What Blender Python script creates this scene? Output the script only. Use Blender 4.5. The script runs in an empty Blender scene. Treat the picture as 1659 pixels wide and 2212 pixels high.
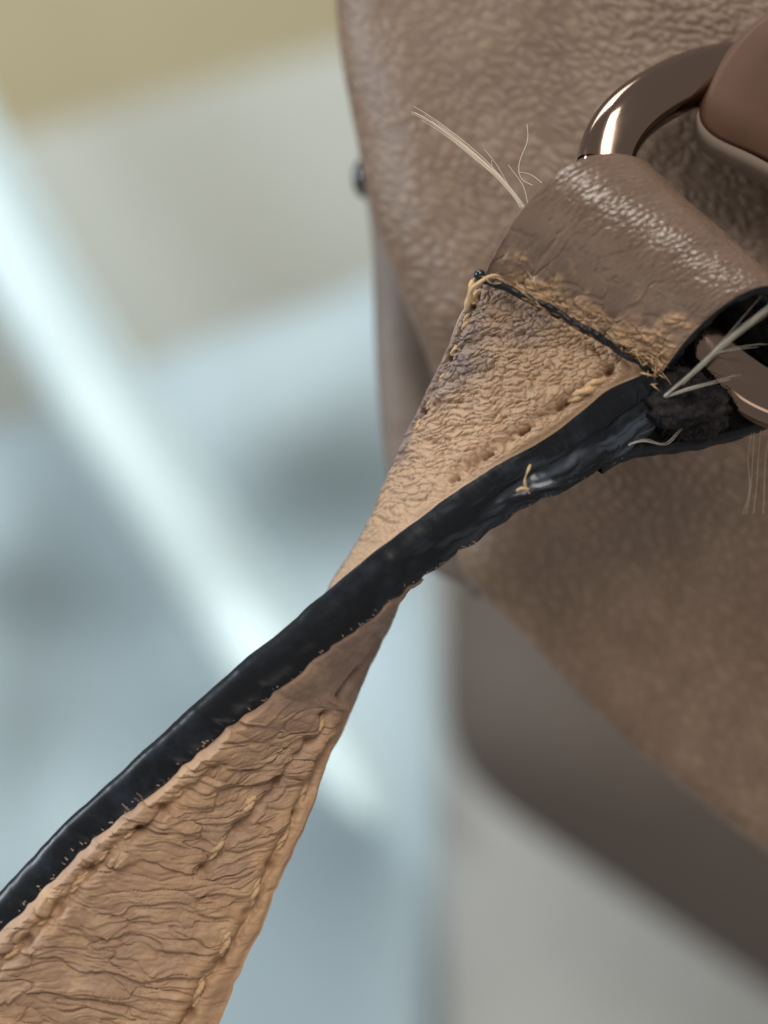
import bpy, math, random
import numpy as np
from mathutils import Vector

random.seed(7)
rng = np.random.default_rng(7)
sc = bpy.context.scene
col = sc.collection

# ------------------------------------------------------------------ camera, light, exposure
# Macro close-up: the whole picture spans 45 x 60 mm in the plane of focus.
D = 100.0                      # mm from the lens to the plane y = 0
K = 60.0 / 2212.0              # mm per unit of the 1659 x 2212 sketch grid

cam = bpy.data.cameras.new("camera")
cam_o = bpy.data.objects.new("camera", cam)
col.objects.link(cam_o)
cam_o.location = (0, -D * .001, 0)
cam_o.rotation_euler = (math.radians(90), 0, 0)
cam.sensor_fit = 'VERTICAL'
cam.sensor_height = 36
cam.lens = 60
cam.clip_start = 0.005
cam.clip_end = 20
cam.dof.use_dof = True
cam.dof.focus_distance = (D + 1.2) * .001
cam.dof.aperture_fstop = 14.5
sc.camera = cam_o

w = bpy.data.worlds.new("World")
sc.world = w
w.use_nodes = True
bg = w.node_tree.nodes['Background']
bg.inputs[0].default_value = (1.0, 0.97, 0.95, 1)
bg.inputs[1].default_value = 0.32

sc.view_settings.view_transform = 'Standard'
sc.view_settings.look = 'None'
sc.view_settings.exposure = 0
sc.view_settings.gamma = 1


def area(name, loc, target, sx, sy, power, colour):
    l = bpy.data.lights.new(name, 'AREA')
    l.shape = 'RECTANGLE'
    l.size, l.size_y = sx, sy
    l.energy = power
    l.color = colour
    o = bpy.data.objects.new(name, l)
    col.objects.link(o)
    o.location = loc
    o.rotation_euler = (Vector(target) - Vector(loc)).to_track_quat('-Z', 'Y').to_euler()
    return o


area("ceiling_lamp", (0.05, -0.45, 0.40), (0, 0, 0), 0.11, 0.36, 2.6, (1.0, 0.94, 0.86))
area("low_fill", (-0.03, -0.44, -0.36), (0, 0, 0), 0.30, 0.13, 0.22, (1.0, 0.92, 0.80))  # added fill from below, for the cream reflection low on the ring
area("window_light", (-0.47, -0.09, 0.15), (0, 0, 0), 0.07, 0.20, 1.9, (0.80, 0.92, 1.0))
rl = area("room_light", (-0.22, 0.10, 0.60), (-0.05, 0.46, -0.08), 0.4, 0.3, 1.75, (0.92, 0.98, 1.0))
rl.data.spread = math.radians(95)

sc.cycles.use_denoising = True
try:
    sc.cycles.denoiser = 'OPENIMAGEDENOISE'
    sc.cycles.denoising_input_passes = 'RGB_ALBEDO_NORMAL'
except Exception:
    pass
sc.cycles.max_bounces = 8


# ------------------------------------------------------------------ helpers
def P(px, py, d):
    """A point of the sketch grid at depth d (mm behind the plane of focus), in metres."""
    px, py, d = np.broadcast_arrays(np.asarray(px, float), np.asarray(py, float), np.asarray(d, float))
    s = (D + d) / D
    return np.stack([(px - 829.5) * K * s, d, (1106 - py) * K * s], -1) * .001


def spline(t, ys, q):
    """Natural cubic spline through (t, ys); ys may have several columns."""
    t = np.asarray(t, float)
    ys = np.asarray(ys, float)
    one = ys.ndim == 1
    if one:
        ys = ys[:, None]
    n = len(t)
    h = np.diff(t)
    A = np.zeros((n, n))
    r = np.zeros((n, ys.shape[1]))
    A[0, 0] = A[-1, -1] = 1
    for i in range(1, n - 1):
        A[i, i - 1], A[i, i], A[i, i + 1] = h[i - 1], 2 * (h[i - 1] + h[i]), h[i]
        r[i] = 6 * ((ys[i + 1] - ys[i]) / h[i] - (ys[i] - ys[i - 1]) / h[i - 1])
    m = np.linalg.solve(A, r)
    q = np.asarray(q, float)
    i = np.clip(np.searchsorted(t, q) - 1, 0, n - 2)
    a = (t[i + 1] - q)[:, None]
    b = (q - t[i])[:, None]
    hh = h[i][:, None]
    out = (m[i] * a ** 3 + m[i + 1] * b ** 3) / (6 * hh) + (ys[i] / hh - m[i] * hh / 6) * a + (ys[i + 1] / hh - m[i + 1] * hh / 6) * b
    return out[:, 0] if one else out


def path(pts, n):
    """Smooth curve through control points, chord-length parameter."""
    pts = np.asarray(pts, float)
    t = np.concatenate([[0], np.cumsum(np.linalg.norm(np.diff(pts, axis=0), axis=1) + 1e-9)])
    return spline(t / t[-1], pts, np.linspace(0, 1, n))


def sstep(a, b, x):
    t = np.clip((x - a) / (b - a), 0, 1)
    return t * t * (3 - 2 * t)


def h2(ix, iy, seed):
    v = (ix.astype(np.int64) * 374761393 + iy.astype(np.int64) * 668265263 + seed * 1442695041) & 0xFFFFFFFF
    v = ((v ^ (v >> 13)) * 1274126177) & 0xFFFFFFFF
    v = ((v ^ (v >> 16)) * 2246822519) & 0xFFFFFFFF
    v = v ^ (v >> 15)
    return (v & 0xFFFFFF) / float(0x1000000)


def vnoise(x, y, seed=0):
    ix, iy = np.floor(x), np.floor(y)
    fx, fy = x - ix, y - iy
    fx = fx * fx * fx * (fx * (fx * 6 - 15) + 10)
    fy = fy * fy * fy * (fy * (fy * 6 - 15) + 10)
    a, b = h2(ix, iy, seed), h2(ix + 1, iy, seed)
    c, d = h2(ix, iy + 1, seed), h2(ix + 1, iy + 1, seed)
    return ((a + (b - a) * fx) * (1 - fy) + (c + (d - c) * fx) * fy) * 2 - 1


def fbm(x, y, seed=0, o=4, g=.5):
    r, a = 0, 1
    for i in range(o):
        r = r + a * vnoise(x * 2 ** i + i * 7.3, y * 2 ** i + i * 3.1, seed + i)
        a *= g
    return r


def worley(x, y, seed=0):
    ix, iy = np.floor(x), np.floor(y)
    f1 = np.full(x.shape, 9.0)
    f2 = np.full(x.shape, 9.0)
    cid = np.zeros(x.shape)
    for dx in (-1, 0, 1):
        for dy in (-1, 0, 1):
            cx, cy = ix + dx, iy + dy
            px, py = cx + h2(cx, cy, seed), cy + h2(cx, cy, seed + 11)
            d = np.hypot(px - x, py - y)
            near = d < f1
            f2 = np.where(near, f1, np.minimum(f2, d))
            cid = np.where(near, h2(cx, cy, seed + 23), cid)
            f1 = np.where(near, d, f1)
    return f1, f2, cid


def cells(x, y, seed, edge=.25):
    """Pebbles: 1 on top, 0 in the creases between."""
    f1, f2, cid = worley(x, y, seed)
    return sstep(0, edge, f2 - f1) * (1 - .35 * f1), cid


def normals(g):
    a = np.gradient(g, axis=0)
    b = np.gradient(g, axis=1)
    n = np.cross(a, b)
    return n / (np.linalg.norm(n, axis=-1, keepdims=True) + 1e-15)


def seg_dist(px, py, pts):
    """Distance from grid points to a polyline of the sketch grid."""
    pts = np.asarray(pts, float)
    best = np.full(px.shape, 1e9)
    for a, b in zip(pts[:-1], pts[1:]):
        d = b - a
        t = np.clip(((px - a[0]) * d[0] + (py - a[1]) * d[1]) / (d @ d + 1e-9), 0, 1)
        best = np.minimum(best, np.hypot(px - a[0] - t * d[0], py - a[1] - t * d[1]))
    return best


def root_loc(o):
    v = np.zeros(3)
    while o is not None:
        v += np.array(o.location)
        o = o.parent
    return v


def link_mesh(name, verts, faces, mat, parent=None, smooth=True, attrs=None, uv=None):
    verts = np.asarray(verts, float).reshape(-1, 3)
    loc = root_loc(parent) if parent is not None else None
    o_loc = None
    if parent is None:
        o_loc = verts.mean(0)
        verts = verts - o_loc
    else:
        verts = verts - loc
    me = bpy.data.meshes.new(name)
    if isinstance(faces, np.ndarray):
        nf, k = faces.shape
        me.vertices.add(len(verts))
        me.vertices.foreach_set('co', verts.astype(np.float32).ravel())
        me.loops.add(nf * k)
        me.loops.foreach_set('vertex_index', faces.astype(np.int32).ravel())
        me.polygons.add(nf)
        me.polygons.foreach_set('loop_start', np.arange(0, nf * k, k, dtype=np.int32))
        me.update(calc_edges=True)
    else:
        me.from_pydata([tuple(v) for v in verts], [], faces)
    if smooth:
        me.polygons.foreach_set('use_smooth', np.ones(len(me.polygons), dtype=bool))
    for an, av in (attrs or {}).items():
        at = me.attributes.new(an, 'FLOAT', 'POINT')
        at.data.foreach_set('value', np.asarray(av, np.float32).ravel())
    if uv is not None:
        at = me.attributes.new('grain_uv', 'FLOAT_VECTOR', 'POINT')
        u3 = np.zeros((len(verts), 3), np.float32)
        u3[:, :2] = np.asarray(uv).reshape(-1, 2)
        at.data.foreach_set('vector', u3.ravel())
    me.materials.append(mat.m)
    me.validate()
    o = bpy.data.objects.new(name, me)
    col.objects.link(o)
    if parent is not None:
        o.parent = parent
    else:
        o.location = o_loc
    return o


def grid_faces(nu, nv, flip=False, wrap=False):
    i = np.arange(nu - 1)[:, None]
    j = np.arange(nv if wrap else nv - 1)[None, :]
    jn = (j + 1) % nv
    a, b, c, d = i * nv + j, (i + 1) * nv + j, (i + 1) * nv + jn, i * nv + jn
    f = np.stack(np.broadcast_arrays(a, b, c, d), -1).reshape(-1, 4)
    return f[:, ::-1].copy() if flip else f


def grid(name, g, mat, parent=None, flip=False, **kw):
    return link_mesh(name, g, grid_faces(g.shape[0], g.shape[1], flip), mat, parent, **kw)


def tube_arrays(c, r, k=10, flat=1.0, roll=0.0, sq=1.0):
    """Tube along points c (n,3) with radius r (n,), rotation-minimising frame."""
    c = np.asarray(c, float)
    n = len(c)
    r = np.broadcast_to(np.asarray(r, float), (n,))
    t = np.gradient(c, axis=0)
    t /= np.linalg.norm(t, axis=1, keepdims=True) + 1e-15
    up = np.array([0, -1.0, 0])
    if abs(t[0] @ up) > .9:
        up = np.array([0, 0, 1.0])
    x = np.cross(t[0], up)
    x /= np.linalg.norm(x)
    V = []
    ang = np.linspace(0, 2 * np.pi, k, endpoint=False) + roll
    for i in range(n):
        x = x - t[i] * (x @ t[i])
        x /= np.linalg.norm(x) + 1e-15
        y = np.cross(t[i], x)
        cs, sn = np.cos(ang), np.sin(ang)
        cs, sn = np.sign(cs) * np.abs(cs) ** sq, np.sign(sn) * np.abs(sn) ** sq
        V.append(c[i] + r[i] * (cs[:, None] * x + flat * sn[:, None] * y))
    V = np.concatenate(V)
    F = grid_faces(n, k, wrap=True)
    return V, F


def tubes(name, specs, mat, parent=None, k=8):
    """Several tubes joined into one mesh (a tuft of fibres); specs = [(points, radii), ...]"""
    vs, fs, off = [], [], 0
    for c, r in specs:
        V, F = tube_arrays(c, r, k)
        vs.append(V)
        fs.append(F + off)
        off += len(V)
    return link_mesh(name, np.concatenate(vs), np.concatenate(fs), mat, parent)


def px_path(pts, n):
    """Sketch-grid control points (px, py, depth) -> smooth path in metres."""
    q = path(pts, n)
    return P(q[:, 0], q[:, 1], q[:, 2])


def bundle(pts, n, spread, r, seed, fan=0.0):
    """A lock of thin kinked fibres that share a path and fan out towards its far end."""
    g_ = np.random.default_rng(seed)
    out_ = []
    pts = np.array(pts, float)
    m_ = len(pts)
    for k in range(n):
        q_ = pts.copy()
        f = np.linspace(0, 1, m_)[:, None]
        off = np.array([g_.normal(0, spread), g_.normal(0, spread), g_.normal(0, spread * .02)])
        q_ = q_ + off * (.35 + f * (1 + fan)) + g_.normal(0, spread * .45, q_.shape) * np.array([1, 1, .02])
        cut = g_.uniform(.72, 1.0)
        c_ = px_path(q_, 48)[:max(8, int(48 * cut))]
        rr_ = r * g_.uniform(.6, 1.25) * np.linspace(1, .3, len(c_)) * .001
        out_.append((c_, rr_))
    return out_


def empty(name, loc):
    o = bpy.data.objects.new(name, None)
    o.empty_display_size = .005
    col.objects.link(o)
    o.location = loc
    return o


def tag(o, label=None, cat=None, group=None, kind=None):
    if label:
        o['label'] = label
    if cat:
        o['category'] = cat
    if group:
        o['group'] = group
    if kind:
        o['kind'] = kind
    return o


# ------------------------------------------------------------------ materials
def srgb(r, g, b):
    f = lambda v: (v / 255 / 12.92) if v <= 10 else ((v / 255 + .055) / 1.055) ** 2.4
    return (f(r), f(g), f(b), 1)


class Mat:
    def __init__(self, name, base, rough=.5, metal=0, spec=.5):
        self.m = bpy.data.materials.new(name)
        self.m.use_nodes = True
        self.t = self.m.node_tree
        self.b = self.t.nodes['Principled BSDF']
        self.b.inputs['Base Color'].default_value = base
        self.b.inputs['Roughness'].default_value = rough
        self.b.inputs['Metallic'].default_value = metal
        self.b.inputs['Specular IOR Level'].default_value = spec
        self.base = base

    def n(self, typ, **kw):
        nd = self.t.nodes.new(typ)
        for k, v in kw.items():
            if k in nd.inputs.keys():
                nd.inputs[k].default_value = v
            else:
                setattr(nd, k, v)
        return nd

    def ln(self, a, b):
        self.t.links.new(a, b)

    def coord(self):
        if not hasattr(self, '_c'):
            self._c = self.n('ShaderNodeTexCoord').outputs['Object']
        return self._c

    def noise(self, scale, detail=4, rough=.6, stretch=None, dist=0):
        src = self.coord()
        if stretch:
            mp = self.n('ShaderNodeMapping')
            mp.inputs['Scale'].default_value = stretch
            mp.inputs['Rotation'].default_value = getattr(self, 'rot', (0, 0, 0))
            self.ln(src, mp.inputs['Vector'])
            src = mp.outputs[0]
        nz = self.n('ShaderNodeTexNoise')
        nz.inputs['Scale'].default_value = scale
        nz.inputs['Detail'].default_value = detail
        nz.inputs['Roughness'].default_value = rough
        nz.inputs['Distortion'].default_value = dist
        self.ln(src, nz.inputs['Vector'])
        return nz.outputs['Fac']

    def ramp(self, fac, stops):
        r = self.n('ShaderNodeValToRGB')
        e = r.color_ramp.elements
        while len(e) < len(stops):
            e.new(.5)
        for el, (p, c) in zip(e, stops):
            el.position = p
            el.color = c if len(c) == 4 else (*c, 1)
        self.ln(fac, r.inputs['Fac'])
        return r.outputs['Color']

    def mix(self, fac, a, b, mode='MIX'):
        x = self.n('ShaderNodeMix', data_type='RGBA', blend_type=mode)
        for s, i in ((fac, 0), (a, 6), (b, 7)):
            if isinstance(s, (int, float)):
                x.inputs[i].default_value = s
            elif isinstance(s, tuple):
                x.inputs[i].default_value = s
            else:
                self.ln(s, x.inputs[i])
        return x.outputs[2]

    def attr(self, name):
        return self.n('ShaderNodeAttribute', attribute_name=name).outputs['Fac']

    def colour(self, out):
        self.ln(out, self.b.inputs['Base Color'])
        return self

    def roughness(self, fac, lo, hi):
        mr = self.n('ShaderNodeMapRange')
        mr.inputs['To Min'].default_value = lo
        mr.inputs['To Max'].default_value = hi
        self.ln(fac, mr.inputs['Value'])
        self.ln(mr.outputs[0], self.b.inputs['Roughness'])
        return self

    def bump(self, fac, strength, dist):
        bp = self.n('ShaderNodeBump')
        bp.inputs['Strength'].default_value = strength
        bp.inputs['Distance'].default_value = dist
        self.ln(fac, bp.inputs['Height'])
        if self.b.inputs['Normal'].links:
            self.ln(self.b.inputs['Normal'].links[0].from_socket, bp.inputs['Normal'])
        self.ln(bp.outputs[0], self.b.inputs['Normal'])
        return self


# front of the strap: brown finish rubbed away to tan leather
m_front = Mat("strap_front_leather", srgb(176, 145, 110), .55)
c_ = m_front.mix(m_front.attr('wear'), srgb(112, 94, 88), srgb(168, 135, 104))
c_ = m_front.mix(m_front.ramp(m_front.noise(900, 5), [(.35, (0, 0, 0)), (.7, (1, 1, 1))]), c_, srgb(186, 158, 126), 'MIX')
mx = m_front.mix(.72, c_, m_front.mix(m_front.attr('wear'), srgb(114, 96, 90), srgb(160, 128, 98)))
m_front.colour(mx).roughness(m_front.noise(700), .45, .7).bump(m_front.noise(5200, 6, .7), .35, .00006)

m_back = Mat("strap_back_leather", srgb(165, 130, 100), .6)
c_ = m_back.mix(m_back.attr('wear'), srgb(132, 108, 95), srgb(170, 134, 102))
c_ = m_back.mix(m_back.ramp(m_back.noise(650, 5, .65), [(.45, (0, 0, 0)), (.75, (.6, .6, .6))]), c_, srgb(188, 156, 118))
m_back.colour(c_).roughness(m_back.noise(700), .45, .68).bump(m_back.noise(4200, 6, .7), .4, .00007)

m_edge = Mat("black_edge_paint", (.010, .012, .017, 1), .28, spec=.32)
m_edge.colour(m_edge.mix(m_edge.ramp(m_edge.noise(420, 5, .65), [(.5, (0, 0, 0)), (.78, (1, 1, 1))]), (.004, .005, .007, 1), (.017, .022, .031, 1)))
m_edge.colour(m_edge.mix(m_edge.attr('scuff_gloss'), m_edge.b.inputs['Base Color'].links[0].from_socket, (.066, .082, .108, 1)))  # pale blue colour stands for gloss as well as scuffs
m_edge.roughness(m_edge.noise(350, 4), .2, .40).bump(m_edge.noise(2600, 5, .65), .10, .00007)

m_loop = Mat("loop_leather", srgb(120, 105, 92), .36)
c_ = m_loop.mix(m_loop.ramp(m_loop.noise(500, 5), [(.3, (0, 0, 0)), (.75, (1, 1, 1))]), srgb(104, 84, 71), srgb(122, 100, 85))
c_ = m_loop.mix(m_loop.attr('wear'), c_, srgb(180, 144, 108))
m_loop.colour(c_).roughness(m_loop.attr('wear'), .25, .7).bump(m_loop.noise(4800, 5, .65), .2, .00005)

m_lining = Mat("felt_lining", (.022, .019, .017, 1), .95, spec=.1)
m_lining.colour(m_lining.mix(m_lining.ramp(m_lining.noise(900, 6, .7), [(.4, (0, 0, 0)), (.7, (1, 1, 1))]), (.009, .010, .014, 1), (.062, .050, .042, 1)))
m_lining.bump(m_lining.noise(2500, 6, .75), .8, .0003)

m_thread = Mat("cream_thread", srgb(214, 188, 142), .7)
m_thread.colour(m_thread.mix(m_thread.noise(1500, 4), srgb(176, 141, 102), srgb(208, 178, 138))).bump(m_thread.noise(4000, 4), .5, .00012)
m_tanthread = Mat("tan_thread", srgb(190, 156, 116), .7)
m_tanthread.colour(m_tanthread.mix(m_tanthread.noise(1300, 4), srgb(165, 132, 98), srgb(206, 172, 128))).bump(m_tanthread.noise(3500, 4), .6, .00015)
m_fibre = Mat("pale_fibre", srgb(206, 192, 172), .6)
m_hair = Mat("grey_fibre", srgb(158, 150, 136), .5)
m_hole = Mat("hole_shadow_brown", (.02, .014, .010, 1), .9, spec=.1)

m_metal = Mat("polished_bronze_metal", (.25, .175, .135, 1), .1, 1.0)
m_metal.bump(m_metal.noise(1800, 3), .02, .00003).roughness(m_metal.noise(900, 5), .07, .17)

m_bag = Mat("bag_pebbled_leather", srgb(132, 113, 98), .5)
c_ = m_bag.mix(m_bag.attr('wear'), srgb(99, 77, 61), srgb(132, 108, 88))
m_bag.colour(m_bag.mix(.25, c_, m_bag.ramp(m_bag.noise(130, 3), [(.3, srgb(99, 76, 59)), (.7, srgb(137, 113, 92))])))
m_bag.bump(m_bag.noise(2200, 5, .65), .25, .00012)
m_gusset = Mat("gusset_leather", srgb(112, 98, 88), .6)
m_gusset.colour(m_gusset.mix(m_gusset.noise(300, 4), srgb(106, 92, 82), srgb(120, 105, 94))).bump(m_gusset.noise(1500, 5), .2, .0001)
m_panel = Mat("shaded_panel_leather", srgb(90, 78, 69), .6)  # shade under the flap is put into this darker brown
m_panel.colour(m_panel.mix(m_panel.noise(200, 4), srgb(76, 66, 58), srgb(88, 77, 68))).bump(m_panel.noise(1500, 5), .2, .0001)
m_pocket = Mat("grey_panel_leather", srgb(165, 162, 155), .5)
m_pocket.colour(m_pocket.mix(m_pocket.noise(120, 4), srgb(160, 156, 150), srgb(172, 169, 162)))
m_tab = Mat("red_brown_tab_leather", srgb(122, 78, 58), .62, spec=.3)
m_tab.colour(m_tab.mix(m_tab.noise(500, 5), srgb(78, 52, 38), srgb(92, 64, 48))).bump(m_tab.noise(3500, 5), .15, .00006)
m_rawedge = Mat("raw_leather_edge", srgb(168, 150, 130), .7)
m_rawedge.colour(m_rawedge.mix(m_rawedge.noise(900, 5), srgb(104, 90, 78), srgb(130, 114, 99)))
m_bead = Mat("black_gloss_bead", (.008, .012, .018, 1), .08)

# ------------------------------------------------------------------ strap, traced in stations along its length
#        E1 (front/edge border)   E2 (edge/back border)    far border: front side, back side        depths E, F(front), F(back)
ST = [
    # e1x  e1y   e2x   e2y   f1x   f1y   f2x   f2y   dE1   dE2   dF1  dF2
    (1405, 805, 1440, 905, 1038, 598, 1050, 612, -1.0, 0.8, 0.6, 3.0),
    (1305, 848, 1362, 974, 1003, 672, 1020, 690, -1.0, 0.8, 1.2, 3.6),
    (1230, 911, 1272, 1031, 975, 733, 996, 756, -1.0, 0.6, 1.9, 4.2),
    (1151, 962, 1207, 1067, 945, 797, 974, 824, -1.0, 0.5, 2.7, 4.8),
    (1090, 994, 1151, 1092, 916, 856, 956, 890, -1.0, 0.4, 3.4, 5.4),
    (1020, 1037, 1080, 1135, 880, 930, 930, 976, -1.0, 0.2, 4.2, 5.8),
    (933, 1096, 1005, 1186, 842, 1028, 906, 1085, -1.0, 0.0, 5.0, 6.2),
    (876, 1142, 945, 1229, 805, 1113, 884, 1180, -1.0, -.2, 5.6, 6.4),
    (821, 1182, 890, 1271, 764, 1184, 862, 1262, -1.0, -.4, 6.0, 6.4),
    (745, 1244, 815, 1328, 716, 1254, 840, 1340, -1.0, -.6, 6.3, 6.3),
    (680, 1299, 757, 1371, 692, 1312, 825, 1378, -.9, -.8, 6.4, 6.0),
    (610, 1357, 690, 1422, 652, 1384, 798, 1442, -.8, -1.0, 6.4, 5.6),
    (494, 1457, 585, 1508, 588, 1480, 752, 1556, -.6, -1.0, 6.2, 4.9),
    (402, 1537, 486, 1582, 540, 1560, 712, 1640, -.4, -1.0, 5.9, 4.2),
    (327, 1606, 402, 1656, 520, 1650, 681, 1728, -.3, -1.0, 5.6, 3.5),
    (241, 1684, 312, 1732, 500, 1744, 643, 1818, -.2, -1.0, 5.2, 2.8),
    (150, 1772, 213, 1808, 470, 1864, 592, 1933, -.1, -1.0, 4.6, 2.1),
    (70, 1854, 110, 1909, 436, 1996, 540, 2060, 0, -1.1, 4.2, 1.6),
    (-20, 1950, 18, 2000, 400, 2130, 487, 2181, 0, -1.2, 3.8, 1.2),
    (-120, 2062, -75, 2098, 352, 2270, 430, 2310, 0, -1.3, 3.5, .9),
    (-250, 2212, -190, 2242, 282, 2440, 350, 2482, 0, -1.4, 3.2, .6),
]
ST = np.array(ST, float)
st_t = np.concatenate([[0], np.cumsum(np.hypot(*np.diff((ST[:, 0:2] + ST[:, 2:4] + ST[:, 6:8]) / 3, axis=0).T))])
st_t /= st_t[-1]
NU = 860
U = np.linspace(0, 1, NU)
S = spline(st_t, ST, U)
e1 = P(S[:, 0], S[:, 1], S[:, 8])
e2 = P(S[:, 2], S[:, 3], S[:, 9])
f1 = P(S[:, 4], S[:, 5], S[:, 10])
f2 = P(S[:, 6], S[:, 7], S[:, 11])
ULEN = 70.0   # rough length in mm, for noise along the strap
um = U * ULEN
# borders waver a little, as hand painted edges do
across = (e2 - e1) / np.linalg.norm(e2 - e1, axis=1, keepdims=True)
e1 = e1 + across * (fbm(um * .3, um * 0, 3, 4)[:, None] * .00007)
scallop = np.abs(np.sin(um * 1.35 + fbm(um * .4, um * 0, 9, 2) * 1.5)) ** 3
e2 = e2 + across * ((fbm(um * .5, um * 0, 5, 4) * .07 - .13 * scallop)[:, None] * .001)
fa = (f1 - e1) / np.linalg.norm(f1 - e1, axis=1, keepdims=True)
f1 = f1 + fa * (fbm(um * .5, um * 0 + 4, 6, 4)[:, None] * .00008)
f2 = f2 + fa * (fbm(um * .5, um * 0 + 9, 8, 4)[:, None] * .00012)

strap = empty("shoulder_strap", (P(1405, 805, 0)))
tag(strap, "twisted worn tan leather bag strap with black painted edge, folded around the metal ring", "bag strap")


def ruled(a, b, nv):
    v = np.linspace(0, 1, nv)[None, :, None]
    return a[:, None] * (1 - v) + b[:, None] * v


def pic(g):
    """Sketch-grid coordinates of a grid of points in metres."""
    g = g * 1000
    s = (D + g[..., 1]) / D
    return g[..., 0] / s / K + 829.5, 1106 - g[..., 2] / s / K


# ---- front face (upper half in view)
NV = 300
nA = int(NU * (st_t[11] + .01))
gA = ruled(f1[:nA], e1[:nA], NV)
v = np.linspace(0, 1, NV)[None, :] + np.zeros((nA, 1))
pxA, pyA = pic(gA)
nrm = normals(gA)
if nrm[40, NV // 2, 1] > 0:
    nrm = -nrm
X, Y = pxA * K, pyA * K
wx, wy = X + .35 * fbm(X * .8, Y * .8, 21, 3), Y + .28 * fbm(X * .9, Y * .9, 25, 3)
rot = math.radians(8)
rx, ry = wx * math.cos(rot) - wy * math.sin(rot), wx * math.sin(rot) + wy * math.cos(rot)
p1, id1 = cells(rx / .66, ry / .36, 31, .24)
p2, id2 = cells(rx / .30, ry / .20, 37, .35)
fold = worley(rx / 3.6 + 3, ry / 1.25, 41)
fold = sstep(0, .16, fold[1] - fold[0])
hA = .17 * p1 + .06 * p2 + .10 * fold + .07 * fbm(X * .5, Y * .9, 45, 3)
cont = np.exp(-((1 - v) / .05) ** 2)
hA *= 1 - .75 * cont
# seams: along both borders, with a stitch slit at each hole
seamR = [(1318, 806), (1262, 852), (1215, 880), (1133, 937), (1055, 990), (985, 1042), (912, 1094), (850, 1140)]
seamL = [(1040, 618), (1020, 668), (996, 722), (972, 776), (948, 836), (918, 892), (890, 950), (866, 1010)]
dR, dL = seg_dist(pxA, pyA, seamR), seg_dist(pxA, pyA, seamL)
hA -= .17 * np.exp(-(dR / 13) ** 2) + .30 * np.exp(-(dL / 8) ** 2)
hA += .16 * np.exp(-((dR - 26) / 16) ** 2)
for a, b, r in (((1226, 872), (1208, 886), 7), ((1144, 931), (1126, 941), 5), ((1066, 984), (1048, 995), 5), ((994, 1036), (980, 1046), 4), ((1322, 796), (1310, 808), 7)):
    hA -= .6 * np.exp(-(seg_dist(pxA, pyA, [a, b]) / (r * .75)) ** 2)
for cx, cy, r in ((1022, 664, 8), (972, 776, 8), (918, 892, 8)):
    hA -= .5 * np.exp(-((pxA - cx) ** 2 + ((pyA - cy) * 1.2) ** 2) / r ** 2)
for pts, dep, wd in (([(965, 762), (1010, 745), (1062, 727), (1130, 722)], .26, 7), ([(905, 905), (960, 872), (1008, 868)], .2, 6),
                     ([(1050, 690), (1100, 700), (1180, 745), (1235, 752)], .14, 6), ([(870, 985), (930, 965), (980, 962)], .15, 6),
                     ([(1235, 700), (1290, 760), (1320, 806)], .22, 7), ([(990, 815), (1080, 800), (1160, 822)], .12, 5)):
    hA -= dep * np.exp(-(seg_dist(pxA + 6 * fbm(X * 2, Y * 2, 51, 3), pyA + 6 * fbm(X * 2, Y * 2, 57, 3), pts) / wd) ** 2)
pill = .45 * (1 - np.abs(2 * v - 1) ** 5)
away = (1 - sstep(st_t[6], st_t[9] + .01, U[:nA]))[:, None]      # seen ever more edge-on: the face lies flat here
hA = hA * (.25 + .75 * away)
pill = pill * away
gA = gA + nrm * ((hA + pill - .12) * np.clip(np.minimum(v, 1 - v) / .03, 0, 1))[..., None] * .001
wear = sstep(.10, .62, v + .28 * fbm(X * .35, Y * .35, 61, 4) + .25 * (pyA - 640) / 420 * np.clip(v * 2, 0, 1)) * .9
wear = np.clip(wear * (.75 + .35 * p1) + .12 * (id1 - .5), 0, 1)
grid("front_face", gA, m_front, strap, attrs={'wear': wear})

# ---- back face (lower half in view)
k0 = int(NU * .30)
gB = ruled(e2[k0:], f2[k0:], NV + 40)
nB = gB.shape[0]
v = np.linspace(0, 1, NV + 40)[None, :] + np.zeros((nB, 1))
pxB, pyB = pic(gB)
nrm = normals(gB)
if nrm[-60, NV // 2, 1] > 0:
    nrm = -nrm
X, Y = pxB * K, pyB * K
# long lens-shaped folds lying level, fanning a little towards the stitched border
yy = Y + .9 * np.sin(X * .42 + .3) * .5 + .55 * fbm(X * .22, Y * .35, 71, 3)
xx = X + .7 * fbm(X * .4, Y * .4, 75, 3)
q1 = worley(xx / 5.6, yy / 1.45, 81)
c1 = .75 * sstep(0, .16, q1[1] - q1[0]) + .25 * sstep(0, .6, q1[1] - q1[0])
q2 = worley(xx / 3.0 + 5, yy / .66, 87)
c2 = .7 * sstep(0, .14, q2[1] - q2[0]) + .3 * sstep(0, .6, q2[1] - q2[0])
q3 = worley(xx / .9, yy / .34, 89)
c3 = sstep(0, .5, q3[1] - q3[0])
calm = sstep(1500, 1545, pyB + .10 * (pxB - 620))            # smooth doubled end near the twist
rim = 1 - np.exp(-((1 - v) / .16) ** 4) * .7
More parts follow.
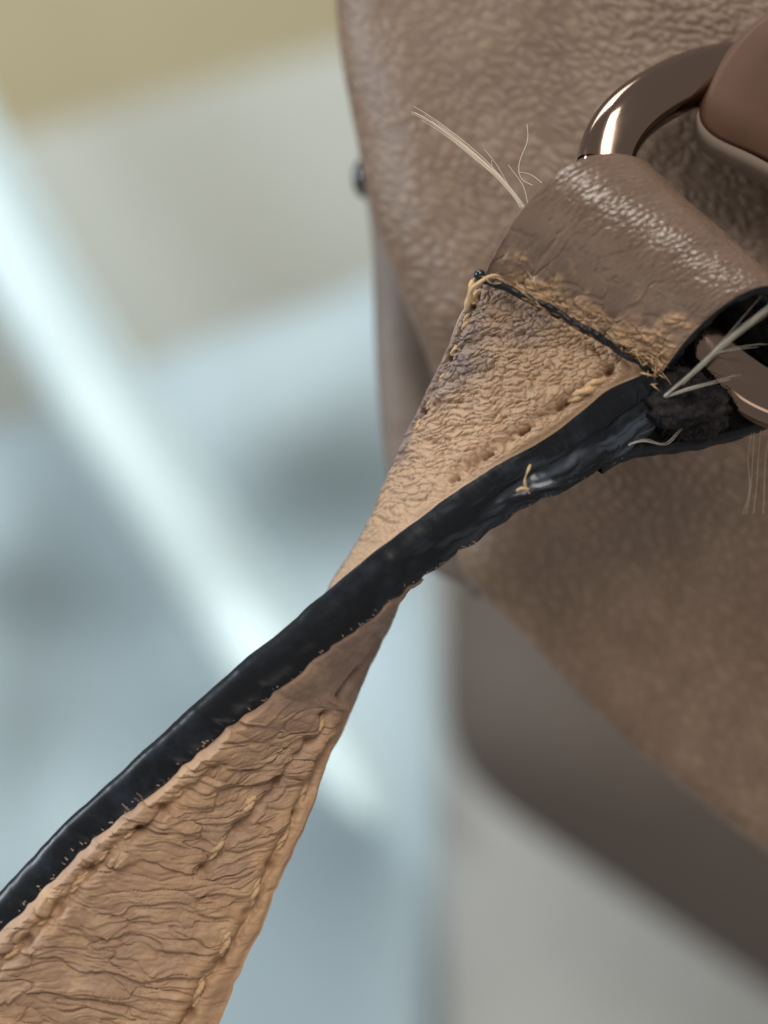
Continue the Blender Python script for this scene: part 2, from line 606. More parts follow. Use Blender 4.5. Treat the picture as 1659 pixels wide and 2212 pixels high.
# level wrinkles: each fold swells and drops sharply over the next, and dies out along its length
wr = 0
for per, amp, sd in ((1.75, .26, 201), (.85, .13, 211), (.42, .05, 221)):
    ph = yy / per + .75 * fbm(X * .17 / per ** .5, Y * .34 / per ** .5, sd, 3)
    f_ = ph - np.floor(ph)
    life = sstep(-.45, .35, vnoise(X * .22 / per + 4.4 * np.floor(ph), np.floor(ph) * 3.7, sd + 5))
    wr = wr + amp * (.15 + .85 * life) * (f_ ** .8 * (1 - sstep(.90, 1.0, f_)))
zl = sstep(0, .09, np.abs(fbm(xx / 4.6, yy / .95, 231, 2)))
zl2 = sstep(0, .10, np.abs(fbm(xx / 2.2, yy / .42, 237, 2)))
stri = np.abs(fbm(xx / 1.6, yy / .16, 241, 3))
c1 = .5 * c1 + .5 * zl
hB = (wr + .09 * c1 + .11 * zl + .05 * zl2 + .03 * c2 + .03 * c3 + .045 * stri) * (.10 + .90 * calm) * rim + .10 * fbm(X * .5, Y * .5, 91, 4)
hB += .12 * (1 - calm)
mid = [(694, 1530), (668, 1590), (618, 1640), (588, 1690), (540, 1745), (500, 1790), (466, 1850), (428, 1876)]
right = [(696, 1598), (676, 1660), (634, 1756), (582, 1866), (548, 1960), (519, 2005), (472, 2076), (441, 2105), (408, 2186), (380, 2230), (330, 2330)]
left = [(470, 1640), (420, 1690), (357, 1735), (310, 1778), (258, 1816), (193, 1876), (125, 1958), (56, 2027), (0, 2075), (-60, 2140)]
wob = lambda a, s: a + 5 * fbm(X * 1.2, Y * 1.2, s, 3)
dM, dR, dL = seg_dist(wob(pxB, 3), wob(pyB, 4), mid), seg_dist(wob(pxB, 5), wob(pyB, 6), right), seg_dist(wob(pxB, 7), wob(pyB, 8), left)
hB -= .32 * np.exp(-(dM / 8) ** 2) + .34 * np.exp(-(dR / 8) ** 2) + .34 * np.exp(-(dL / 9) ** 2)
hB += .14 * np.exp(-((dR - 26) / 15) ** 2) + .12 * np.exp(-((dL - 28) / 16) ** 2) + .08 * np.exp(-((dM - 24) / 14) ** 2)
for cx, cy, r in ((655, 1590, 12), (590, 1680, 13), (515, 1782, 14), (434, 1872, 11), (690, 1536, 7),
                  (672, 1640, 7), (634, 1757, 8), (580, 1868, 10), (530, 1970, 11), (469, 2076, 12), (408, 2186, 12),
                  (352, 1740, 9), (300, 1786, 10), (200, 1872, 9), (128, 1955, 10), (60, 2026, 11)):
    hB -= .45 * np.exp(-((pxB - cx) ** 2 + (pyB - cy) ** 2) / r ** 2)
slit = [(765, 1438), (745, 1462), (722, 1494)]
hB -= .6 * np.exp(-(seg_dist(pxB, pyB, slit) / 7) ** 2)
hB -= .3 * np.exp(-(seg_dist(pxB, pyB, [(812, 1372), (795, 1398), (774, 1430)]) / 6) ** 2)
pill = .40 * (1 - np.abs(2 * v - 1) ** 6)
gB = gB + nrm * ((hB + pill - .15) * np.clip(np.minimum(v, 1 - v) / .025, 0, 1))[..., None] * .001
wear = .55 * calm + .3 * sstep(.5, 1, v) * calm + .25 * fbm(X * .3, Y * .3, 95, 4) + .25 * (c1 - .6) + .3 * np.exp(-((dR - 22) / 16) ** 2)
grid("back_face", gB, m_back, strap, flip=True, attrs={'wear': np.clip(wear, 0, 1)})

# ---- black painted edge facing the camera
NE = 64
t = np.linspace(0, 1, NE)[None, :] + np.zeros((NU, 1))
gE = ruled(e1, e2, NE)
out = (e1 + e2) / 2 - (f1 + f2) / 2
out /= np.linalg.norm(out, axis=1, keepdims=True)
prof = .62 * np.sin(np.pi * t) ** .7
pxE, pyE = pic(gE)
up = np.clip((pxE - 1010) / 150, 0, 1)
prof = prof - up * (.50 + .2 * fbm(um[:, None] * .5 + 0 * t, t * 2, 99, 3)) * np.exp(-((t - .42) / .10) ** 2) + up * .16 * np.exp(-((t - .66) / .12) ** 2) + up * .05 * fbm(um[:, None] * .4 + 0 * t, t * 16, 98, 3) * np.exp(-((t - .56) / .14) ** 2)
uu = um[:, None] + 0 * t
prof = prof + (.012 + .05 * up) * fbm(uu * .35, t * 1.3, 101, 4) + .03 * up * fbm(uu * 2.4, t * 7, 102, 3) * np.exp(-((t - .18) / .16) ** 2) * np.sin(np.pi * t)
ticks = sstep(.25, .8, np.sin(uu * 9 + 3 * fbm(uu * .7, t * 2, 103, 2))) * np.exp(-((t - .14) / .10) ** 2)
crk = worley(uu / 2.6 + .4 * fbm(uu * .6, t * 3, 97, 3), t * 3.0 / .42, 96)
prof = prof + .16 * up * (sstep(0, .5, crk[1] - crk[0]) - .6) * sstep(.3, .55, t) * sstep(1, .8, t) + .055 * up * ticks - .05 * np.exp(-((t - .93) / .05) ** 2) * sstep(.3, .9, vnoise(uu * 2.2, t * 0, 105))
gE = gE + out[:, None] * (prof * np.clip(np.minimum(t, 1 - t) / .02, 0, 1))[..., None] * .001
scuff_gloss = up * sstep(-.1, 1.0, fbm(uu * .24, t * 9, 401, 5) + .2) * np.exp(-((t - .62) / .22) ** 2)  # scuffs and the bluish gloss along the edge, painted as pale streaks
scuff_gloss = np.clip(scuff_gloss + .35 * sstep(.2, 1.2, fbm(uu * .3 + 9, t * 7, 407, 4)) * np.clip((pxE - 820) / 200, 0, 1), 0, 1)
grid("painted_edge", gE, m_edge, strap, attrs={'scuff_gloss': scuff_gloss})
# the other edge, turned away
gF = ruled(f2, f1, 16)
tt = np.linspace(0, 1, 16)[None, :, None]
gF = gF - out[:, None] * np.sin(np.pi * tt) * .00035
grid("far_edge", gF[::3], m_back, strap, attrs={'wear': np.full(gF[::3].shape[:2], .5)})

# ------------------------------------------------------------------ loop folded round the ring
Lp = np.array([(1030, 640, 1.3), (1046, 598, .3), (1092, 508, -1.7), (1166, 410, -3.0), (1272, 338, -2.6), (1376, 340, -.4), (1412, 376, 2.6),
               (1366, 445, 5.2), (1240, 520, 5.9), (1120, 590, 4.8), (1062, 640, 3.8), (1030, 690, 3.6)], float)
Rp = np.array([(1400, 838, .6), (1436, 796, -.9), (1486, 730, -2.2), (1566, 657, -3.4), (1659, 617, -3.4), (1738, 652, -1.2), (1792, 738, 1.8),
               (1752, 850, 4.0), (1620, 930, 4.4), (1470, 972, 3.0), (1362, 984, 2.2), (1290, 1016, 1.9)], float)
NP, NW = 420, 260
tq = np.linspace(0, 1, len(Lp))
q = np.linspace(0, 1, NP)
L3, R3 = spline(tq, Lp, q), spline(tq, Rp, q)
wv = np.linspace(0, 1, NW)[None, :]
bow = np.sin(np.pi * wv)
cx = L3[:, None, 0] * (1 - wv) + R3[:, None, 0] * wv
cy = L3[:, None, 1] * (1 - wv) + R3[:, None, 1] * wv
cd = L3[:, None, 2] * (1 - wv) + R3[:, None, 2] * wv
gl = P(cx, cy, cd)
pp = q[:, None] * (len(Lp) - 1) - 1 + 0 * wv          # 0 at the seam, 4 at the top of the bar
nl = normals(gl)
if nl[int(NP * .28), NW // 2, 1] > 0:
    nl = -nl
Xw = wv * 13 + 0 * pp
Yp = pp * 3.0
X, Y = cx * K, cy * K
lines = worley(Xw / .55 + .5 * fbm(Xw * .6, Yp * .3, 111, 3), Yp / 3.4 + .4 * fbm(Xw * .8, Yp * .5, 115, 2), 121)
lines = sstep(0, .35, lines[1] - lines[0])
peb, pid = cells(Xw / .36 + .3 * fbm(Xw, Yp, 117, 3), Yp / .55 + .3 * fbm(Xw, Yp, 119, 3), 123, .4)
frontness = np.exp(-((pp - 2.2) / 1.6) ** 2)
hL = .022 * lines * frontness + .06 * peb * sstep(1.0, 2.0, pp) * (.35 + .65 * wv) + .06 * fbm(Xw * .35, Yp * .18, 125, 3)
cre = worley(Xw / 2.6 + .5 * fbm(Xw * .5, Yp * .5, 127, 3), Yp / 5 + .3, 129)
hL += .05 * sstep(0, .12, cre[1] - cre[0]) * sstep(3.2, 1.2, pp)
# torn, rubbed strip along the seam
torn = sstep(.95 + .45 * wv, .2 + .3 * wv, pp + .5 * fbm(Xw * .7, Yp * .8, 131, 4) + .35 * (1 - wv)) * sstep(0, .12, wv)
rug = worley(Xw / 2.0 + .5 * fbm(Xw * .8, Yp * .8, 133, 4), Yp / .95 + .4 * fbm(Xw, Yp, 134, 3), 135)
hL += torn * (.15 * sstep(0, .18, rug[1] - rug[0]) - .10 + .07 * fbm(Xw * .9, Yp * .9, 137, 3) + .10 * np.abs(fbm(Xw * 1.1, Yp * 2.6, 138, 3)))
inn = gl - nl * .00125
glo = gl + nl * (hL - .06)[..., None] * .001 * np.clip(np.minimum(wv, 1 - wv) / .02, 0, 1)[..., None]
loop = grid("folded_loop", glo, m_loop, strap, attrs={'wear': np.clip(torn * (.75 + .35 * fbm(Xw, Yp, 139, 4)), 0, 1)})
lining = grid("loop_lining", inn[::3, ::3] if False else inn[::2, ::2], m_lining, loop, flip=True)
# black rims at both ends of the fold
for nm, o_, i_, dirn in (("loop_rim", gl[:, -1], inn[:, -2], 1), ("loop_rim", gl[:, 0], inn[:, 0], -1)):
    ax = gl[:, -1] - gl[:, 0]
    ax /= np.linalg.norm(ax, axis=1, keepdims=True)
    k_ = 20
    tt = np.linspace(0, 1, k_)[None, :]
    rg = ruled(o_, i_, k_)
    bl = (.42 if dirn > 0 else .05) * np.sin(np.pi * tt) ** .6 + .08 * fbm(q[:, None] * 50, tt * 3, 141, 4) * np.sin(np.pi * tt) - .15 * np.exp(-((tt - .55) / .12) ** 2)
    rg = rg + ax[:, None] * (dirn * bl)[..., None] * .001
    if dirn > 0:
        grid(nm, rg, m_edge, loop)
    else:
        grid('loop_end', rg, m_loop, loop, flip=True, attrs={'wear': np.zeros(rg.shape[:2])})

# dark felt wad packed inside the fold
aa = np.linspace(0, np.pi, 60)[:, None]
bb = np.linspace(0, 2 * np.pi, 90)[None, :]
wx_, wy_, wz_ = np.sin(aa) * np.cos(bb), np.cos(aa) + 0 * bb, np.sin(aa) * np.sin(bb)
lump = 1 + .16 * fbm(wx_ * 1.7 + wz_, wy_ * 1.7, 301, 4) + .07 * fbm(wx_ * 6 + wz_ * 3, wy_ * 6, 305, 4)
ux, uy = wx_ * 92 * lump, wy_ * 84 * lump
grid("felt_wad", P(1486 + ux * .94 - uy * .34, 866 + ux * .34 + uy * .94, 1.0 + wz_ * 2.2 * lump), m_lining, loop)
fz = []
for i in range(90):
    a0, b0 = rng.uniform(.3, 2.8), rng.uniform(math.pi, 2 * math.pi)
    ii, jj = int(a0 / math.pi * 59), int(b0 / (2 * math.pi) * 89)
    x0_, y0_ = 1486 + ux[ii, jj] * .94 - uy[ii, jj] * .34, 866 + ux[ii, jj] * .34 + uy[ii, jj] * .94
    d0_ = 1.0 + wz_[ii, jj] * 2.2 * lump[ii, jj]
    fz.append((px_path([(x0_, y0_, d0_ + .1), (x0_ + rng.normal(0, 7), y0_ + rng.normal(0, 7), d0_ - .25), (x0_ + rng.normal(0, 14), y0_ + rng.normal(0, 14), d0_ - .3)], 7), np.full(7, .000022)))
tag(tubes("felt_fuzz", fz, m_lining, loop, 5), kind='stuff')

# black end of the front layer, lying across the foot of the loop
sp = path([(1030, 600, -.1), (1062, 612, -.5), (1120, 634, -1.2), (1200, 672, -1.6), (1290, 727, -1.9), (1356, 772, -1.8), (1392, 795, -1.5), (1412, 806, -1.0)], 120)
c3 = P(sp[:, 0], sp[:, 1] + 3 * fbm(np.linspace(0, 14, 120), np.zeros(120), 151, 3), sp[:, 2])
rr = (.17 + .06 * fbm(np.linspace(0, 20, 120), np.zeros(120), 153, 3)) * .001
rr[:4] *= np.linspace(.3, 1, 4)
rr[-4:] *= np.linspace(1, .3, 4)
V_, F_ = tube_arrays(c3, rr, 12)
link_mesh("painted_end", V_, F_, m_edge, strap)


# ------------------------------------------------------------------ stitches, each its own part
def surf_depth(px, py, which):
    g = gA if which == 'A' else gB
    x, y = (pxA, pyA) if which == 'A' else (pxB, pyB)
    i = np.argmin((x - px) ** 2 + (y - py) ** 2)
    return g.reshape(-1, 3)[i, 1] * 1000


def stitch(a, b, which, r, mat, lift=.10):
    n = 9
    s = np.linspace(0, 1, n)
    px = a[0] + (b[0] - a[0]) * s
    py = a[1] + (b[1] - a[1]) * s
    d0 = surf_depth((a[0] + b[0]) / 2, (a[1] + b[1]) / 2, which)
    dep = d0 + .16 - (lift + .24) * np.sin(np.pi * s)
    n2 = 22
    s2 = np.linspace(0, 1, n2)
    c = spline(s, P(px, py, dep), s2)
    ax = (c[-1] - c[0]) / np.linalg.norm(c[-1] - c[0])
    ua = np.cross(ax, [0, 1.0, 0])
    ua /= np.linalg.norm(ua)
    ub = np.cross(ax, ua)
    prof = np.sin(np.pi * np.clip(s2 * .9 + .05, 0, 1)) ** .4
    turns = np.linalg.norm(c[-1] - c[0]) * 1000 / (r * 6.0)
    specs = []
    for k in (0, 1):
        an = np.pi * k + s2 * turns * 2 * np.pi + rng.uniform(0, 1)
        cc = c + (np.cos(an)[:, None] * ua + np.sin(an)[:, None] * ub) * (r * .46 * prof * .001)[:, None]
        cc = cc + rng.normal(0, .012, cc.shape) * .001
        specs.append((cc, r * .62 * prof * .001 * (1 + .12 * rng.normal(0, 1, n2))))
    return tubes("stitch", specs, mat, strap, 8)


for a, b, r in (((696, 1540), (680, 1590), .30), ((634, 1612), (604, 1664), .26), ((554, 1712), (520, 1764), .28), ((488, 1800), (450, 1858), .26)):
    stitch(a, b, 'B', r, m_thread)
for a, b, r in (((684, 1612), (674, 1640), .16), ((664, 1676), (642, 1742), .24), ((625, 1780), (590, 1850), .24), ((558, 1896), (540, 1956), .28), ((497, 2006), (476, 2064), .30),
                ((438, 2104), (418, 2172), .30), ((376, 2222), (350, 2280), .30)):
    stitch(a, b, 'B', r, m_thread)
for a, b, r in (((400, 1702), (362, 1732), .18), ((340, 1752), (310, 1776), .18), ((292, 1790), (262, 1814), .18), ((234, 1836), (205, 1864), .18), ((188, 1882), (140, 1940), .22),
                ((112, 1968), (72, 2012), .22), ((44, 2036), (4, 2084), .26)):
    stitch(a, b, 'B', r, m_tanthread, .02)
for a, b, r in (((1306, 814), (1228, 868), .34),):
    stitch(a, b, 'A', r, m_tanthread, .05)
for a, b, r in (((1036, 622), (1020, 656), .30), ((1016, 672), (1000, 712), .22), ((992, 730), (976, 768), .18), ((966, 790), (950, 828), .15), ((940, 848), (922, 884), .15), ((910, 902), (894, 940), .15)):
    stitch(a, b, 'A', r, m_thread if r > .25 else m_tanthread, -.02)

# black bead of edge paint and its knotted thread end at the corner of the seam
bp = P(1036, 594, -1.0)
ang = np.linspace(0, np.pi, 15)
ph = np.linspace(0, 2 * np.pi, 22, endpoint=False)
V_ = np.array([bp + .00036 * np.array([math.sin(a) * math.cos(p_), math.sin(a) * math.sin(p_) * 1.0, math.cos(a) * .92]) for a in ang for p_ in ph])
link_mesh("paint_bead", V_, grid_faces(15, 22, wrap=True), m_bead, strap)
V_, F_ = tube_arrays(px_path([(1018, 650, -.3), (1020, 624, -1.0), (1034, 612, -1.4), (1052, 600, -1.5), (1074, 596, -1.2), (1086, 606, -.6)], 40), np.linspace(.15, .08, 40) * .001, 10)
link_mesh("knot_thread", V_, F_, m_thread, strap)
V_, F_ = tube_arrays(px_path([(1008, 668, 0), (1012, 640, -.5), (1020, 612, -.7), (1030, 604, -.4)], 30), np.array(.00013 + .00006 * np.sin(np.linspace(0, 9, 30))), 10)
link_mesh("knot_thread", V_, F_, m_thread, strap)

# frayed fibres along the seam
specs = []
for i in range(40):
    s = rng.random()
    base = path([(1062, 606), (1120, 628), (1200, 662), (1290, 716), (1360, 762), (1420, 790)], 60)[int(s * 59)]
    ln = rng.uniform(14, 60)
    a_ = math.radians(rng.normal(30, 14)) + (math.pi if rng.random() < .35 else 0)
    dx, dy = math.cos(a_) * ln, math.sin(a_) * ln
    ox, oy = rng.normal(6, 10), rng.normal(-8, 8)
    d_ = -1.0 - 1.3 * math.sin(math.pi * min(1, s * 1.1)) - rng.uniform(0, .5)
    pts = [(base[0] + ox, base[1] + oy, d_ + .3), (base[0] + ox + dx * .5 + rng.normal(0, 4), base[1] + oy + dy * .5 + rng.normal(0, 4), d_ - .25), (base[0] + ox + dx, base[1] + oy + dy, d_ + .2)]
    specs.append((px_path(pts, 8), np.linspace(1, .35, 8) * rng.uniform(.015, .04) * .001))
for i in range(14):    # darker knot of torn fibres at the fork of the black edge
    b0 = np.array([1408 + rng.normal(0, 14), 800 + rng.normal(0, 20)])
    a_ = math.radians(rng.uniform(-100, 100))
    ln = rng.uniform(10, 40)
    pts = [(b0[0], b0[1], -1.2), (b0[0] + math.cos(a_) * ln * .5, b0[1] + math.sin(a_) * ln * .5, -1.9), (b0[0] + math.cos(a_) * ln, b0[1] + math.sin(a_) * ln, -1.5)]
    specs.append((px_path(pts, 8), np.linspace(1, .4, 8) * rng.uniform(.03, .07) * .001))
tag(tubes("frayed_fibres", specs, m_tanthread, strap, 6), kind='stuff')

# tufts poking through the black edge all along its lower border
specs = []
for i in range(120):
    k_ = int(rng.uniform(.05, .97) * NU)
    p0 = gE[k_, int(NE * rng.uniform(.93, .985))]
    dirv = out[k_] * rng.uniform(.1, .5) - across[k_] * rng.uniform(.3, 1.0) + rng.normal(0, .25, 3)
    dirv /= np.linalg.norm(dirv)
    ln = rng.uniform(.08, .30) * (1.8 if i % 9 == 0 else 1) * .001
    specs.append((np.array([p0, p0 + dirv * ln * .6, p0 + dirv * ln + rng.normal(0, .04, 3) * .001]), np.array([.055, .045, .03]) * rng.uniform(.5, 1.1) * .001))
tag(tubes("edge_tufts", specs, m_back, strap, 6), kind='stuff')

# tear in the black edge with a scrap of thread
specs = [(px_path([(1146, 1004, -1.6), (1140, 1018, -1.8), (1134, 1036, -1.9), (1136, 1052, -1.8), (1144, 1066, -1.5)], 20), .00006 + .00003 * np.sin(np.linspace(0, 12, 20))),
         (px_path([(1118, 1060, -2.0), (1128, 1055, -2.3), (1140, 1058, -2.2)], 10), np.full(10, .00010))]
tubes("thread_scrap", specs, m_tanthread, strap)
# one stiff pale thread and loose hairs standing off the loop
tubes("loose_thread", bundle([(1136, 456, 1.0), (1090, 396, .8), (1030, 340, .6), (965, 288, .6), (918, 256, .8), (878, 236, 1.0)], 15, 2.0, .05, 3, .6)
      + bundle([(1136, 456, 1.0), (1092, 398, .8), (1040, 350, .6), (985, 304, .6)], 10, 2.0, .07, 4), m_fibre, strap, 6)
specs = []
for pts in ([(1124, 448), (1098, 400), (1070, 352), (1046, 322)], [(1130, 440), (1104, 412), (1066, 372), (1062, 345)], [(1140, 440), (1128, 398), (1108, 370), (1098, 356)],
            [(1150, 400), (1126, 385), (1122, 352), (1140, 300), (1138, 268)], [(1170, 395), (1140, 375), (1120, 372)]):
    specs.append((px_path([(x, y, .9) for x, y in pts], 24), np.linspace(.030, .018, 24) * .001))
for x0 in (1612, 1622, 1634, 1650):
    specs.append((px_path([(x0 + rng.normal(14, 6), 920, 3.5), (x0 + 4, 990, 4), (x0 + rng.normal(0, 5), 1050, 4.4), (x0 - rng.uniform(0, 12), 1110, 4.6)], 20), np.linspace(.018, .010, 20) * .001))
tag(tubes("loose_hairs", specs, m_fibre, strap, 5), kind='stuff')
# pale strands drawn out of the fold at the open end
specs = (bundle([(1436, 856, -1.2), (1500, 802, -2.4), (1566, 742, -3.2), (1659, 668, -3.6), (1730, 606, -3.6)], 20, 2.2, .026, 11, .5)
         + bundle([(1438, 856, -1.2), (1490, 838, -1.9), (1550, 822, -2.1), (1610, 806, -2.1)], 4, 2.5, .03, 12, .6)
         + bundle([(1470, 830, -1.2), (1540, 760, -2.8), (1600, 700, -3.2), (1662, 640, -3.4)], 4, 8, .024, 13, 1.0)
         + bundle([(1540, 770, -1.2), (1600, 752, -1.6), (1670, 744, -1.6)], 3, 7, .022, 14)
         + bundle([(1360, 962, -.4), (1400, 954, -.9), (1440, 962, -.6), (1480, 930, -.6), (1505, 912, -.4)], 3, 4, .026, 15))
tubes("loose_strands", specs, m_hair, strap)

# ------------------------------------------------------------------ metal ring
rp = [(1308, 352, 2.6), (1345, 268, 3.2), (1425, 204, 4.6), (1530, 160, 6.2), (1640, 152, 7.0), (1760, 196, 6.4), (1860, 310, 3.8), (1905, 470, 2.6), (1900, 640, 1.4),
      (1870, 800, 2.2), (1780, 866, 1.7), (1690, 868, 1.1), (1592, 812, .9), (1470, 640, 1.6), (1380, 500, 2.2), (1308, 352, 2.6)]
rpn = np.array(rp, float)
ext = np.concatenate([rpn[-4:-1], rpn, rpn[1:4]])
tt = np.concatenate([[0], np.cumsum(np.linalg.norm(np.diff(ext, axis=0), axis=1))])
rq = spline(tt, ext, np.linspace(tt[3], tt[3 + len(rp) - 1], 220, endpoint=False))
c3 = P(rq[:, 0], rq[:, 1], rq[:, 2])
V_, F_ = tube_arrays(np.concatenate([c3, c3[:1]]), .00172, 64, flat=.78, sq=.76)
ring = link_mesh("metal_ring", V_, F_, m_metal)
tag(ring, "polished bronze coloured metal ring passing through the folded leather loop", "ring")

# ------------------------------------------------------------------ handbag behind
bag = empty("handbag", P(1300, 2212, 40))
tag(bag, "brown pebbled leather handbag hanging out of focus behind the strap", "handbag")

# flap: its left border and slanting lower border, row by row
lb = [(708, -220), (722, -60), (731, 80), (752, 210), (776, 330), (800, 450), (836, 560), (880, 670), (928, 790), (962, 930), (978, 1060), (984, 1160), (1002, 1240), (1078, 1323),
      (1187, 1437), (1283, 1540), (1454, 1688), (1659, 1845), (1850, 1985)]
lb = np.array(lb, float)
NR, NC = 560, 330
yr = np.linspace(-220, 1984, NR)
lx = spline(lb[:, 1], lb[:, 0], yr)
lx = np.maximum.accumulate(lx)
s = np.linspace(0, 1, NC) ** 1.25
rxm = 1980.0
cx = lx[:, None] + (rxm - lx[:, None]) * s[None, :]
cy = yr[:, None] + 0 * cx
dist = (cx - lx[:, None]) * K * .85
low = sstep(900, 1500, cy)
dep = 10.5 + 9 * sstep(500, 1900, cy) + 4.0 * sstep(1300, 750, cx) * (1 - low) - 1.0 * sstep(1200, 1700, cx)
R_ = 4.2 - 2.2 * low
dd = np.clip(dist / R_, 0, 1)
dep = dep + R_ * (1 - np.sqrt(np.clip(1 - (1 - dd) ** 2, 0, 1)))
g = P(cx, cy, dep)
nf = normals(g)
if nf[200, 200, 1] > 0:
    nf = -nf
X, Y = cx * K, cy * K
r_ = math.radians(35)
xr = (X + .5 * fbm(X * .5, Y * .5, 161, 3)) * math.cos(r_) + (Y + .5 * fbm(X * .5, Y * .5, 165, 3)) * math.sin(r_)
yrr = -(X) * math.sin(r_) + (Y + .5 * fbm(X * .5, Y * .5, 167, 3)) * math.cos(r_)
c1, i1 = cells(xr / .92, yrr / .62, 171, .6)
c2, i2 = cells(xr / .45, yrr / .34, 177, .5)
hb = .075 * c1 + .025 * c2 + .25 * fbm(X * .12, Y * .12, 181, 3)
near = np.exp(-(((cx - 1560) / 260) ** 2 + ((cy - 40) / 120) ** 2))
pc = worley(X / .9 + .8 * fbm(X * .7, Y * .7, 183, 3), Y / .6, 185)
hb += near * .12 * sstep(0, .4, pc[1] - pc[0])
hb = hb * (1 - .6 * sstep(900, 1500, cy))
g = g + nf * (hb * np.clip(dist / .6, 0, 1))[..., None] * .001
wearb = np.clip(.15 + .75 * c1 * (.6 + .4 * i1) + .2 * fbm(X * .4, Y * .4, 187, 3), 0, 1)
back = P(cx[:, :1] + 26, cy[:, :1], dep[:, :1] + 3.2)
g = np.concatenate([back, g], 1)
wearb = np.concatenate([wearb[:, :1], wearb], 1)
grid("flap", g, m_bag, bag, attrs={'wear': wearb})


def panel(name, border, right, d0, roll, mat, n=160, thick=3.0, slope=0.0):
    b = np.array(border, float)
    y = np.linspace(b[0, 1], b[-1, 1], n)
    x0 = spline(b[:, 1], b[:, 0], y)
    s = np.linspace(0, 1, 90) ** 1.6
    x = x0[:, None] + (right - x0[:, None]) * s
    dist = (x - x0[:, None]) * K
    dd = np.clip(dist / roll, 0, 1)
    d = d0 + slope * (y[:, None] - b[0, 1]) / 1000 + roll * (1 - np.sqrt(np.clip(1 - (1 - dd) ** 2, 0, 1)))
    yy = y[:, None] + 0 * x
    gg = P(x, yy, d + .12 * fbm(x * K * .25, yy * K * .25, 191, 3))
    bk = P(x[:, :1] + 40, yy[:, :1], d[:, :1] + thick)
    return grid(name, np.concatenate([bk, gg], 1), mat, bag, attrs={'wear': np.full((n, 91), .4)})


panel("side_gusset", [(776, 250), (788, 400), (801, 500), (808, 700), (818, 880), (834, 1020), (862, 1130), (915, 1215), (990, 1262), (1100, 1290)], 1020, 22, 2.6, m_gusset)

# front panel under the flap, coloured dark for the flap's shade, its rounded lower border running down to the right
lbp = [(1010, -300), (985, 100), (950, 500), (934, 760), (948, 1100), (956, 1260), (955, 1400), (957, 1540), (985, 1640), (1060, 1730), (1200, 1830), (1400, 1965), (1659, 2140), (2000, 2370)]
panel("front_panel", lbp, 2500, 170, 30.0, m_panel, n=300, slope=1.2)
panel("lower_panel", [(985, 200), (930, 700), (915, 1050), (925, 1300), (938, 1600), (945, 1900), (955, 2230), (965, 2600)], 2900, 235, 55.0, m_pocket, n=120)

# black stud at the far side of the bag
c0 = P(790, 384, 26)
V_ = np.array([c0 + .001 * np.array([1.0 * math.sin(a) * math.cos(p_), 1.0 * math.sin(a) * math.sin(p_), 1.55 * math.cos(a)]) for a in ang for p_ in ph])
link_mesh("side_stud", V_, grid_faces(15, 22, wrap=True), m_bead, bag)

# leather tab that carries the ring
tb = [(1720, 0), (1640, 40), (1598, 78), (1560, 128), (1526, 190), (1506, 240), (1508, 272), (1530, 296), (1600, 328), (1680, 366), (1800, 420), (1900, 470)]
o2 = path(tb, 90)
ins = 90
ctr = np.array([1880, 150.0])
rows = []
for f, dz in ((0, 4.2), (0, 3.2), (.0, 2.2), (.006, 1.2), (.018, .6), (.035, .3), (.06, .15), (.3, .06), (.6, 0), (1, -.05)):
    pq = o2 * (1 - f) + ctr * f
    rows.append(P(pq[:, 0], pq[:, 1], dz - .4 + 4.0))
grid("ring_tab", np.array(rows), m_tab, bag)
lowp = path([(1506, 246), (1512, 280), (1534, 304), (1604, 340), (1684, 382), (1800, 440), (1900, 490)], 60)
rows = []
for k_, (oy, dz) in enumerate(((-14, 1.3), (-2, 1.2), (12, 1.5), (24, 2.0), (31, 2.9), (30, 3.9), (10, 5.0))):
    rows.append(P(lowp[:, 0] - oy * .25, lowp[:, 1] + oy, dz + 2.7))
grid("tab_raw_edge", np.array(rows), m_rawedge, bag, flip=True)

# ------------------------------------------------------------------ the blurred room behind
m_wall = Mat("tan_wall_paint", srgb(186, 168, 124), .8)
m_wall.colour(m_wall.mix(m_wall.noise(14, 3), srgb(141, 130, 102), srgb(151, 140, 109)))
m_board = Mat("beige_board", srgb(196, 196, 180), .7)
m_board.colour(m_board.mix(m_board.noise(10, 3), srgb(150, 151, 142), srgb(163, 163, 153)))
m_cloth = Mat("pale_blue_cloth", srgb(178, 202, 210), .8)
m_cloth.colour(m_cloth.mix(m_cloth.noise(22, 4), srgb(148, 164, 169), srgb(166, 180, 184))).bump(m_cloth.noise(900, 3), .2, .0004)
m_rail = Mat("white_rail_paint", srgb(226, 236, 234), .55)
m_rail.colour(m_rail.mix(m_rail.noise(30, 3), srgb(166, 184, 187), srgb(208, 222, 222)))


def slab(name, pts, mat, thick=12.0, parent=None):
    f = [P(*p) for p in pts]
    b = [P(p[0], p[1], p[2]) + np.array([0, thick * .001, 0]) for p in pts]
    n = len(pts)
    faces = [tuple(range(n)), tuple(range(2 * n - 1, n - 1, -1))] + [(i, i + n, (i + 1) % n + n, (i + 1) % n) for i in range(n)]
    return link_mesh(name, f + b, faces, mat, parent, smooth=False)


wall = slab("wall", [(-900, -700, 520), (2300, -700, 520), (2300, 2900, 520), (-900, 2900, 520)], m_wall, 20)
tag(wall, kind='structure')
board = slab("beige_board", [(-1250, 646, 420), (2300, -330, 420), (2300, 1100, 420), (-1250, 1700, 420)], m_board, 14)
tag(board, "pale beige board standing out of focus in front of the tan wall", "board")

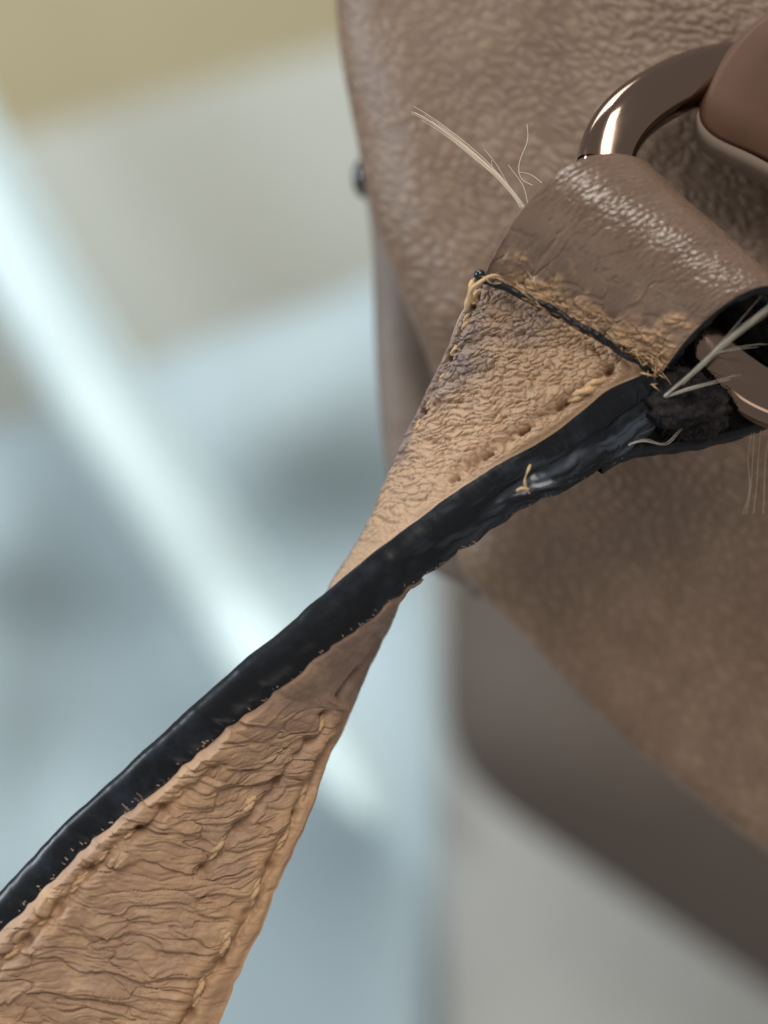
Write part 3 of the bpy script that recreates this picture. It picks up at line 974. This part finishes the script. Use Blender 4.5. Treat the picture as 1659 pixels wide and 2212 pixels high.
# cloth draped in soft folds
NXc, NYc = 220, 190
xs = np.linspace(-1100, 2300, NXc)
top = 830 + (xs - 230) * -.40 + 12 * np.sin(xs / 90)
ys = np.linspace(0, 1, NYc)
cx = xs[None, :] + 0 * ys[:, None]
cy = top[None, :] + (2700 - top[None, :]) * ys[:, None]


def blob(x, y, sx, sy, a=0.0):
    ca, sa = math.cos(math.radians(a)), math.sin(math.radians(a))
    u_, v_ = (cx - x) * ca + (cy - y) * sa, -(cx - x) * sa + (cy - y) * ca
    return np.exp(-(u_ / sx) ** 2 - (v_ / sy) ** 2)


bright = (.5 * blob(620, 780, 240, 110, -18) - .55 * blob(700, 1080, 260, 150, -10) - .7 * blob(60, 1290, 210, 90, 12) + .35 * blob(430, 1400, 260, 90, -45)
          - .25 * blob(200, 1550, 260, 120) + .35 * blob(120, 1800, 200, 110, -30) + 1.5 * blob(880, 1600, 300, 290) + .1 * blob(600, 2100, 260, 160)
          + .3 * blob(0, 1040, 120, 110))
dy = np.gradient(cy, axis=0)
dep = -np.cumsum((bright * 1.15 + .06) * dy * K * 4.6, axis=0)
dep = 385 + dep - dep.mean()
cloth = grid("draped_cloth", P(cx, cy, np.clip(dep, 250, 500)), m_cloth)
tag(cloth, "pale blue cloth in soft folds, blurred, below the beige board", "cloth")

rpts = [(-330, -80, 330), (-60, 420, 318), (60, 640, 312), (220, 900, 306), (400, 1170, 300), (520, 1360, 296), (620, 1510, 282), (720, 1650, 268), (810, 1780, 256)]
V_, F_ = tube_arrays(px_path(rpts, 60), np.concatenate([np.full(50, .0085), .0085 * np.sqrt(np.linspace(1, 0.0005, 10))]), 24)
rail = link_mesh("white_rail", V_, F_, m_rail)
m_rbase = Mat("grey_rail_base", srgb(176, 192, 194), .6)
V_, F_ = tube_arrays(px_path([(x + 22, y, d + 26) for x, y, d in rpts], 60), np.concatenate([np.full(48, .0125), .0125 * np.sqrt(np.linspace(1, 0.0005, 12))]), 24, flat=.5, sq=.8)
link_mesh("rail_base", V_, F_, m_rbase, rail)
tag(rail, "white glossy rail slanting across the blurred background", "rail")
